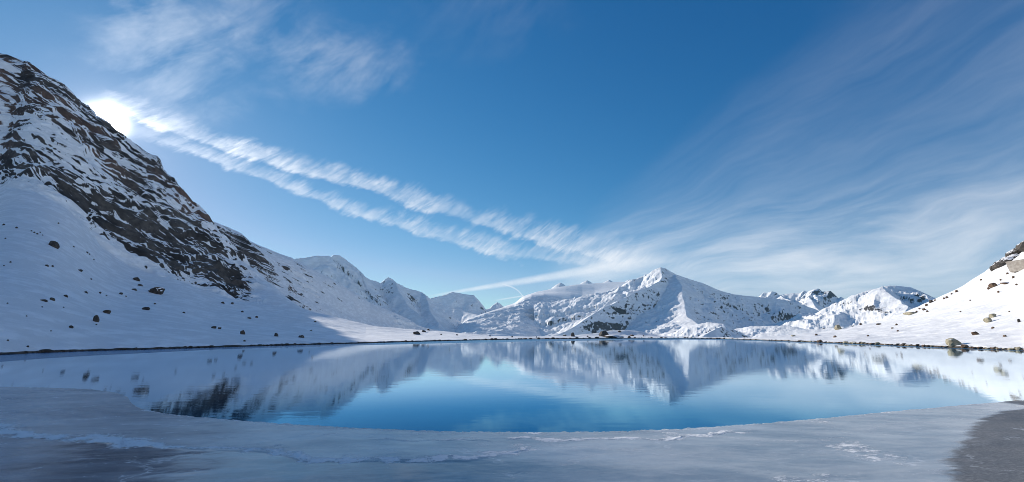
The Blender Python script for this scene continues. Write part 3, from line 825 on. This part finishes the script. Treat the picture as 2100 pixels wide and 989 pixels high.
# ------------------------------------------------------------------ rocks
import bmesh
def rock_mesh(name, seed, sub=2, flat=0.7, cuts=9, jag=0.10):
    """a broken block: a ball cut by random planes, roughened"""
    r = random.Random(seed)
    bm = bmesh.new()
    bmesh.ops.create_icosphere(bm, subdivisions=sub, radius=1.0)
    planes = []
    for _ in range(cuts):
        v = np.array([r.gauss(0, 1), r.gauss(0, 1), r.gauss(0, 0.8)]); v /= np.linalg.norm(v)
        planes.append((v, r.uniform(0.55, 0.85)))
    for v in bm.verts:
        p = np.array(v.co)
        for n, d in planes:
            q = p @ n
            if q > d: p = p - n * (q - d) * 0.9
        p = p * (1 + jag * r.uniform(-1, 1))
        v.co = (p[0], p[1], p[2] * flat)
    xs = [v.co.x for v in bm.verts]; zs = [v.co.z for v in bm.verts]
    sx = 2.0 / (max(xs) - min(xs)); sz = 1.0 / (max(zs) - min(zs)) * 2
    for v in bm.verts: v.co.x *= sx; v.co.y *= sx; v.co.z *= sz
    me = bpy.data.meshes.new(name); bm.to_mesh(me); bm.free()
    return me
def stone_material(name, a, b, snowy=0.0, scale=3.0):
    m, n = material(name)
    tc = n.new('ShaderNodeTexCoord'); geo = n.new('ShaderNodeNewGeometry')
    p = V(n, geo.outputs['Position'])
    big = n.noise(p, 0.5 * scale, 5, 0.65); fine = n.noise(p, 3.0 * scale, 5, 0.7)
    col = n.mix(n.smooth(big, 0.38, 0.64), a, b)
    col = n.mix(n.smooth(fine, 0.5, 0.75) * 0.5, col, tuple(0.4 * c for c in a))
    if snowy > 0:
        nz = n.sep(V(n, geo.outputs['Normal']))[2]
        col = n.mix(n.smooth(nz + (big - 0.5) * 0.9, 1.0 - snowy * 0.55, 1.12 - snowy * 0.55), col, (0.88, 0.89, 0.91))
    finish(n, principled(n, col, 0.85, n.bump(fine + big, 0.5, 0.06), 0.3))
    return m
STONE = stone_material('dark_brown_stone', (0.045, 0.036, 0.030), (0.10, 0.080, 0.062))
STONE_SNOW = stone_material('dark_stone_dusted_with_snow', (0.045, 0.040, 0.036), (0.10, 0.088, 0.074), 0.45)
GREY = stone_material('grey_boulder', (0.050, 0.048, 0.046), (0.11, 0.105, 0.10))
RUST = stone_material('rust_brown_stone', (0.085, 0.050, 0.032), (0.20, 0.135, 0.085), 0.35)
OCHRE = stone_material('lichen_covered_stone', (0.27, 0.24, 0.165), (0.42, 0.385, 0.28), 0.2)
SNOWCAP = stone_material('snow_cap', (0.90, 0.91, 0.93), (0.93, 0.93, 0.94))
PALE = stone_material('pale_stone', (0.26, 0.23, 0.20), (0.36, 0.33, 0.29))

BOULDERS = [rock_mesh('boulder', 100 + i, 3, 0.7, 10, 0.05) for i in range(6)]
SMALL = [rock_mesh('stone', 200 + i, 2, 0.7, 8, 0.07) for i in range(8)]
_cnt = 0
def put_rock(px, py, w_px, h_px, label, mat, name='boulder', cat='rock', group=None, mesh=None, depth=0.8, sink=0.35, turn=None):
    """a rock whose foot is seen at photo pixel (px, py), w_px by h_px pixels large"""
    global _cnt
    x, y, z, r = on_near(px, py)
    ca = math.cos(math.atan2(x, y)); k = r / FPX * ca        # metres per photo pixel there
    hw, hh = 0.5 * w_px * k * ca, h_px * k
    me = mesh or (BOULDERS[_cnt % 6] if w_px >= 9 else SMALL[_cnt % 8])
    _cnt += 1
    if mat is STONE and w_px >= 7 and _cnt % 2: mat = STONE_SNOW
    key = me.name + mat.name
    me2 = bpy.data.meshes.get(key)
    if me2 is None:
        me2 = me.copy(); me2.name = key; me2.materials.clear(); me2.materials.append(mat)
    o = link(bpy.data.objects.new(name, me2))
    sc_z = hh / (2 - 2 * sink)
    o.location = (x, y, z + sc_z * (1 - 2 * sink))
    o.scale = (hw, hw * depth, sc_z)
    o.rotation_euler = (0, 0, -math.atan2(x, y) + (random.uniform(-0.35, 0.35) if turn is None else turn))
    return props(o, label, cat, group)

SLOPE_ROCKS = [
    (109, 507, 26, 13, 'largest dark slab boulder high on the shaded snow apron under the cliff', STONE, 'boulder'),
    (279, 575, 18, 7, 'low wedge-shaped boulder just under the foot of the cliff', STONE, 'boulder'),
    (196, 661, 14, 13, 'tall upright hooked boulder in the middle of the shaded snow slope', STONE, 'boulder'),
    (218, 643, 17, 7, 'oval flat boulder directly above the tall hooked boulder', STONE, 'boulder'),
    (300, 636, 17, 6, 'long flat boulder alone below the snow-capped boulder', STONE, 'boulder'),
    (89, 619, 17, 4, 'long low boulder, outer one of a close pair on the slope', STONE, 'boulder'),
    (106, 618, 13, 6, 'rounder boulder of a close pair on the shaded slope', STONE, 'boulder'),
    (134, 610, 11, 5, 'small slanting boulder a little above the close pair', STONE, 'boulder'),
    (145, 675, 11, 5, 'small wedge boulder resting in a pale wind scoop low on the slope', STONE_SNOW, 'boulder'),
    (176, 602, 8, 4, 'small round stone beside a pale streak of drifted snow', STONE, 'stone'),
    (248, 604, 9, 4, 'small flat stone between the slab and the snow-capped boulder', STONE, 'stone'),
    (275, 596, 12, 4, 'pair-shaped low stone touching the outer edge of the snow-capped boulder group', STONE, 'stone'),
    (287, 587, 13, 4, 'thin curved stone just above the snow-capped boulder', STONE, 'stone'),
    (95, 547, 10, 4, 'small flat stone alone beneath the largest slab boulder', STONE, 'stone'),
    (164, 557, 12, 4, 'flat double stone midway up the snow apron', STONE, 'stone'),
    (438, 674, 11, 5, 'first of two touching flat stones in a scoop above the bank', STONE_SNOW, 'stone'),
    (450, 675, 8, 4, 'smaller of two touching flat stones in a scoop above the bank', STONE, 'stone'),
    (497, 686, 11, 9, 'pointed triangular boulder low on the slope near the bank', STONE, 'boulder'),
    (566, 690, 9, 7, 'rounded olive-brown boulder standing alone above the shore', STONE_SNOW, 'boulder'),
    (618, 693, 13, 6, 'flat pale-topped boulder lying nearest the water on the long snow bank', STONE_SNOW, 'boulder'),
    (511, 654, 9, 3, 'thin dark stone at the rim of a snowy hollow', STONE_SNOW, 'stone'),
    (457, 623, 8, 4, 'small stone just below the foot of the rock spur', STONE, 'stone'),
    (476, 624, 7, 4, 'small round stone close under the rock spur', STONE, 'stone'),
    (854, 686, 15, 7, 'broad dark boulder on the bright strip of the far snow bank', STONE_SNOW, 'boulder'),
    (869, 681, 9, 4, 'smaller dark boulder behind the broad one on the bright snow strip', STONE, 'boulder'),
    (1239, 690, 23, 13, 'big dark grey domed boulder at the water on the far shore', GREY, 'boulder'),
    (1258, 694.2, 42, 6, 'long flat snow-covered ledge of rock under the big domed boulder', STONE_SNOW, 'rock_ledge'),
    (1175, 690, 8, 8, 'small brown boulder standing on the far snow bank under the white spur', STONE_SNOW, 'boulder'),
    (1158, 689, 7, 3, 'low dark stone on the far bank beside the small brown boulder', STONE, 'stone'),
    (1271, 681, 7, 3, 'dark stone on the crest of the snow mound behind the big boulder', STONE, 'stone'),
    (1296, 689, 9, 3, 'reddish flat stone on the flank of the snow mound', RUST, 'stone'),
    (1719, 676, 16, 11, 'yellowish boulder at the rim of the hill before the shaded valley', OCHRE, 'boulder'),
    (1627, 690, 10, 3, 'low pale snow-dusted rock on the brow of the sunny bank', OCHRE, 'boulder'),
    (1802, 666, 11, 3, 'thin slanting dark stone low on the sunny hill', STONE, 'stone'),
    (1869, 645, 34, 5, 'long ochre slab lying along the sunny slope below the skyline', OCHRE, 'rock_slab'),
    (1895, 636, 9, 4, 'brown stone above the inner end of the long ochre slab', RUST, 'stone'),
    (1910, 620, 11, 5, 'dark brown rock on the skyline where the hill meets the domed summit', STONE, 'boulder'),
    (2037, 588, 22, 9, 'wide brown turf-topped rock high on the sunny hill', RUST, 'boulder'),
    (2062, 582, 26, 3, 'thin trailing rib of rock running up from the wide brown rock', RUST, 'rock_slab'),
    (2036, 651, 17, 8, 'upper boulder of the hook-shaped pair on the sunny hill', OCHRE, 'boulder'),
    (2027, 661, 18, 9, 'lower boulder of the hook-shaped pair on the sunny hill', OCHRE, 'boulder'),
    (2000, 687, 17, 7, 'oval brown boulder with a long blue shadow low on the sunny hill', RUST, 'boulder'),
    (2090, 661, 7, 6, 'small dark leaning stone at the edge of the sunny hill', STONE, 'stone'),
    (2061, 691, 9, 4, 'small brown stone just above the lichen-covered shore boulder', RUST, 'stone'),
    (1956, 713.5, 33, 14, 'large yellow-green lichen-covered boulder standing in the water at the sunny shore', OCHRE, 'boulder'),
]
for px, py, w_, h_, lab, mat, nm in SLOPE_ROCKS:
    put_rock(px, py, w_, h_, lab, mat, nm)

# the boulder with snow lying on it
big = put_rock(321, 602, 33, 13, 'dark boulder with a white patch of snow lying across its top', STONE)
cap_me = bpy.data.meshes.new('snow_cap')
bm = bmesh.new(); bm.from_mesh(big.data)
bmesh.ops.delete(bm, geom=[f for f in bm.faces if not (f.normal.z > 0.45 and abs(f.calc_center_median().x - 0.15) < 0.55)], context='FACES')
for v in bm.verts: v.co = v.co * 1.02; v.co.z += 0.10
bm.to_mesh(cap_me); bm.free(); cap_me.materials.clear(); cap_me.materials.append(SNOWCAP)
cap = link(bpy.data.objects.new('snow_cap', cap_me)); cap.parent = big

# small stones that nothing tells apart
def strew(pts, label, group, mat, name='stone'):
    for px, py, w_ in pts:
        put_rock(px, py, w_, max(2.2, w_ * 0.55), label, mat, name, 'rock', group)
strew([(7, 462, 6), (33, 470, 6), (11, 490, 4), (70, 479, 5), (76, 482, 5), (82, 478, 4), (64, 476, 4), (87, 484, 4), (186, 575, 5), (107, 548, 6), (205, 602, 6), (130, 632, 4), (86, 632, 4),
       (54, 651, 4), (15, 624, 4), (15, 704, 5), (104, 680, 4), (197, 668, 4), (317, 625, 5), (377, 643, 6), (526, 652, 6), (497, 641, 6), (501, 702, 5), (638, 679, 4), (646, 661, 5), (55, 719, 6), (118, 507, 6),
       (258, 609, 4), (218, 608, 4), (305, 598, 4), (178, 520, 6), (183, 523, 5), (150, 508, 5), (119, 460, 5), (21, 540, 5), (8, 547, 4), (192, 534, 4)],
      'tiny dark stone poking out of the shaded snow slope', 'stones strewn over the shaded snow slope', STONE)
strew([(905, 687, 4), (937, 688, 4), (879, 675, 6), (1050, 692, 4), (1100, 692.5, 3), (1205, 691, 4), (1291, 692.5, 6), (1320, 690, 3), (1005, 690, 4)],
      'tiny dark stone on the low far snow bank', 'stones on the far snow bank', STONE)
strew([(1765, 664, 6), (1839, 667, 6), (1830, 674, 5), (1841, 680, 5), (1900, 627, 7), (1902, 640, 6), (1962, 599, 7), (1942, 611, 6), (1936, 613, 5), (2028, 593, 7), (2036, 674, 7), (1712, 692, 7), (1674, 688, 6),
       (1886, 634, 5), (1918, 617, 5), (1952, 604, 5), (2012, 575, 5), (2048, 600, 6), (2078, 570, 7), (2066, 562, 6), (2052, 575, 5), (2085, 585, 6), (1880, 640, 5), (1970, 640, 4), (1990, 617, 4), (2070, 640, 4), (1780, 690, 5)],
      'tiny brown stone poking out of the sunlit snow hill', 'stones strewn over the sunlit hill', RUST)

# stones along the water's edge: one by one round the lake
def shore_stones(px0, px1, step, w_lo, w_hi, label, group, mats, rise=0.0):
    px = px0
    while px < px1:
        w_ = random.uniform(w_lo, w_hi)
        a, _ = ray(px, 700)
        ts = float(curve_on_az(SHORE, np.array([float(a)]))[0]); r = CAM_H / -ts + random.uniform(-0.15, 0.5)
        x, y = math.sin(a) * r, math.cos(a) * r
        k = r / FPX * math.cos(float(a)) ** 2
        me = SMALL[random.randrange(8)]; mat = random.choice(mats)
        key = me.name + mat.name; me2 = bpy.data.meshes.get(key)
        if me2 is None:
            me2 = me.copy(); me2.name = key; me2.materials.clear(); me2.materials.append(mat)
        o = link(bpy.data.objects.new('shore_stone', me2))
        hw = 0.5 * w_ * k; hz = hw / math.cos(float(a)) * random.uniform(0.35, 0.62)
        o.scale = (hw, hw * random.uniform(0.7, 1.1), hz); o.location = (x, y, hz * 0.45 + 0.02)
        o.rotation_euler = (0, 0, -float(a) + random.uniform(-0.3, 0.3))
        tone = {'dark_brown_stone': 'dark brown', 'grey_boulder': 'grey', 'rust_brown_stone': 'rust brown', 'lichen_covered_stone': 'ochre'}[mat.name]
        where = next(t for lim, t in label if px < lim)
        props(o, 'small %s stone at the water %s' % (tone, where), 'rock', '%s stones at the water %s' % (tone, where))
        px += step * random.uniform(0.6, 1.5) * w_ / w_hi * 1.2
shore_stones(-30, 620, 9.5, 6, 12, [(60, 'beside the long dark ledge'), (150, 'around the peaked shore mound'), (250, 'below the tall hooked boulder'), (350, 'below the snow-capped boulder'),
    (460, 'below the two touching flat stones'), (540, 'below the pointed triangular boulder'), (9999, 'between the olive boulder and the pale-topped flat boulder')], None, [STONE, STONE, GREY])
shore_stones(625, 1235, 11, 4, 9, [(760, 'where the bank first catches the sun'), (920, 'below the broad boulder of the bright strip'), (1060, 'under the end of the shaded bank'), (9999, 'just short of the big domed boulder')], None, [STONE, GREY])
shore_stones(1290, 1640, 8, 4, 7, [(1360, 'under the snow mound beside the domed boulder'), (1500, 'below the rocky knoll'), (9999, 'along the brow of the sunny bank')], None, [RUST, STONE])
shore_stones(1640, 1938, 9, 6, 14, [(1740, 'below the yellowish boulder at the hill rim'), (1840, 'below the trio of tiny stones on the hill'), (9999, 'just before the lichen-covered boulder')], None, [RUST, RUST, STONE, OCHRE])
shore_stones(1976, 2115, 9, 8, 17, [(2040, 'just beyond the lichen-covered boulder'), (9999, 'at the outer end of the sunny shore')], None, [RUST, RUST, STONE, OCHRE])
for px, w_, h_, lab in ((95, 36, 9, 'largest dark mound of rock in the shore rim, wide and peaked, under the shaded slope'), (20, 66, 4.5, 'long low dark ledge in the shore rim near the frozen bay')):
    a = float(ray(px, 722)[0]); r = CAM_H / -float(curve_on_az(SHORE, np.array([a]))[0]); k = r / FPX * math.cos(a) ** 2
    me = BOULDERS[2].copy(); me.materials.clear(); me.materials.append(STONE)
    o = link(bpy.data.objects.new('boulder', me)); o.scale = (0.5 * w_ * k, 0.4 * w_ * k, h_ * k * 0.75); o.location = (math.sin(a) * r, math.cos(a) * r, h_ * k * 0.3)
    o.rotation_euler = (0, 0, -a); props(o, lab, 'rock')

# crag on the skyline of the sunlit hill: a stack of broken slabs
def crag():
    x, y, z, r = on_near(2070, 533)
    root = link(bpy.data.objects.new('crag', None)); root.location = (x, y, z)
    props(root, 'dark jagged crag of broken slabs on the skyline of the sunlit hill', 'crag')
    k = r / FPX
    for px, py, w_, h_ in ((2046, 548, 18, 9), (2058, 541, 22, 11), (2070, 534, 22, 10), (2080, 524, 20, 13), (2090, 516, 22, 12), (2104, 506, 24, 12), (2064, 533, 14, 8), (2084, 521, 12, 11), (2120, 500, 30, 14)):
        X, Y, Z, R_ = on_near(min(px, 2125), py + 1)
        me = SMALL[random.randrange(8)]; key = me.name + STONE_SNOW.name; m2 = bpy.data.meshes.get(key)
        if m2 is None:
            m2 = me.copy(); m2.name = key; m2.materials.clear(); m2.materials.append(STONE_SNOW)
        o = link(bpy.data.objects.new('slab', m2)); o.parent = root
        o.location = (X - x, Y - y, Z - z + h_ * k * 0.1); o.scale = (w_ * k * 0.55, w_ * k * 0.5, h_ * k * 0.5)
        o.rotation_euler = (0.0, -0.5, -math.atan2(X, Y) + random.uniform(-.2, .2))
crag()

# pale flat-faced block that stands out of the snow at the edge of the view
def block():
    x, y, z, r = on_near(2094, 553); k = r / FPX
    bm = bmesh.new(); bmesh.ops.create_cube(bm, size=2.0)
    for v in bm.verts:
        v.co.x *= 9.0 * k * 1.6; v.co.y *= 8 * k; v.co.z *= 8.0 * k
        if v.co.x < 0 and v.co.z < 0: v.co.x += 3.0 * k
    bmesh.ops.bevel(bm, geom=bm.edges[:], offset=0.8 * k, segments=2, affect='EDGES')
    bmesh.ops.subdivide_edges(bm, edges=[e for e in bm.edges if e.calc_length() > 4 * k], cuts=3, use_grid_fill=True)
    for v in bm.verts: v.co += v.normal * random.uniform(-0.3, 0.3) * k
    me = bpy.data.meshes.new('stone_block'); bm.to_mesh(me); bm.free(); me.materials.append(PALE)
    o = link(bpy.data.objects.new('stone_block', me)); o.location = (x + 4 * k, y, z + 5.0 * k); o.rotation_euler = (0, 0, -math.atan2(x, y) - 0.62)
    props(o, 'pale flat-sided stone block jutting from the snow under the skyline crag', 'block')
block()

# ------------------------------------------------------------------ thin blue air between here and the far ranges
def haze():
    bm = bmesh.new(); bmesh.ops.create_cube(bm, size=2.0)
    for v in bm.verts:
        v.co.x *= 11000.0; v.co.y *= 11000.0
        v.co.z = 1250.0 if v.co.z > 0 else -75.0
    me = bpy.data.meshes.new('haze'); bm.to_mesh(me); bm.free()
    m, n = material('mountain_air')
    pv = n.new('ShaderNodeVolumePrincipled')
    pv.inputs['Color'].default_value = (0.36, 0.70, 1.0, 1.0)
    pv.inputs['Density'].default_value = 1.6e-5
    pv.inputs['Anisotropy'].default_value = 0.2
    o = n.new('ShaderNodeOutputMaterial'); n.t.links.new(pv.outputs[0], o.inputs['Volume'])
    me.materials.append(m)
    props(link(bpy.data.objects.new('haze', me)), kind='stuff')
haze()
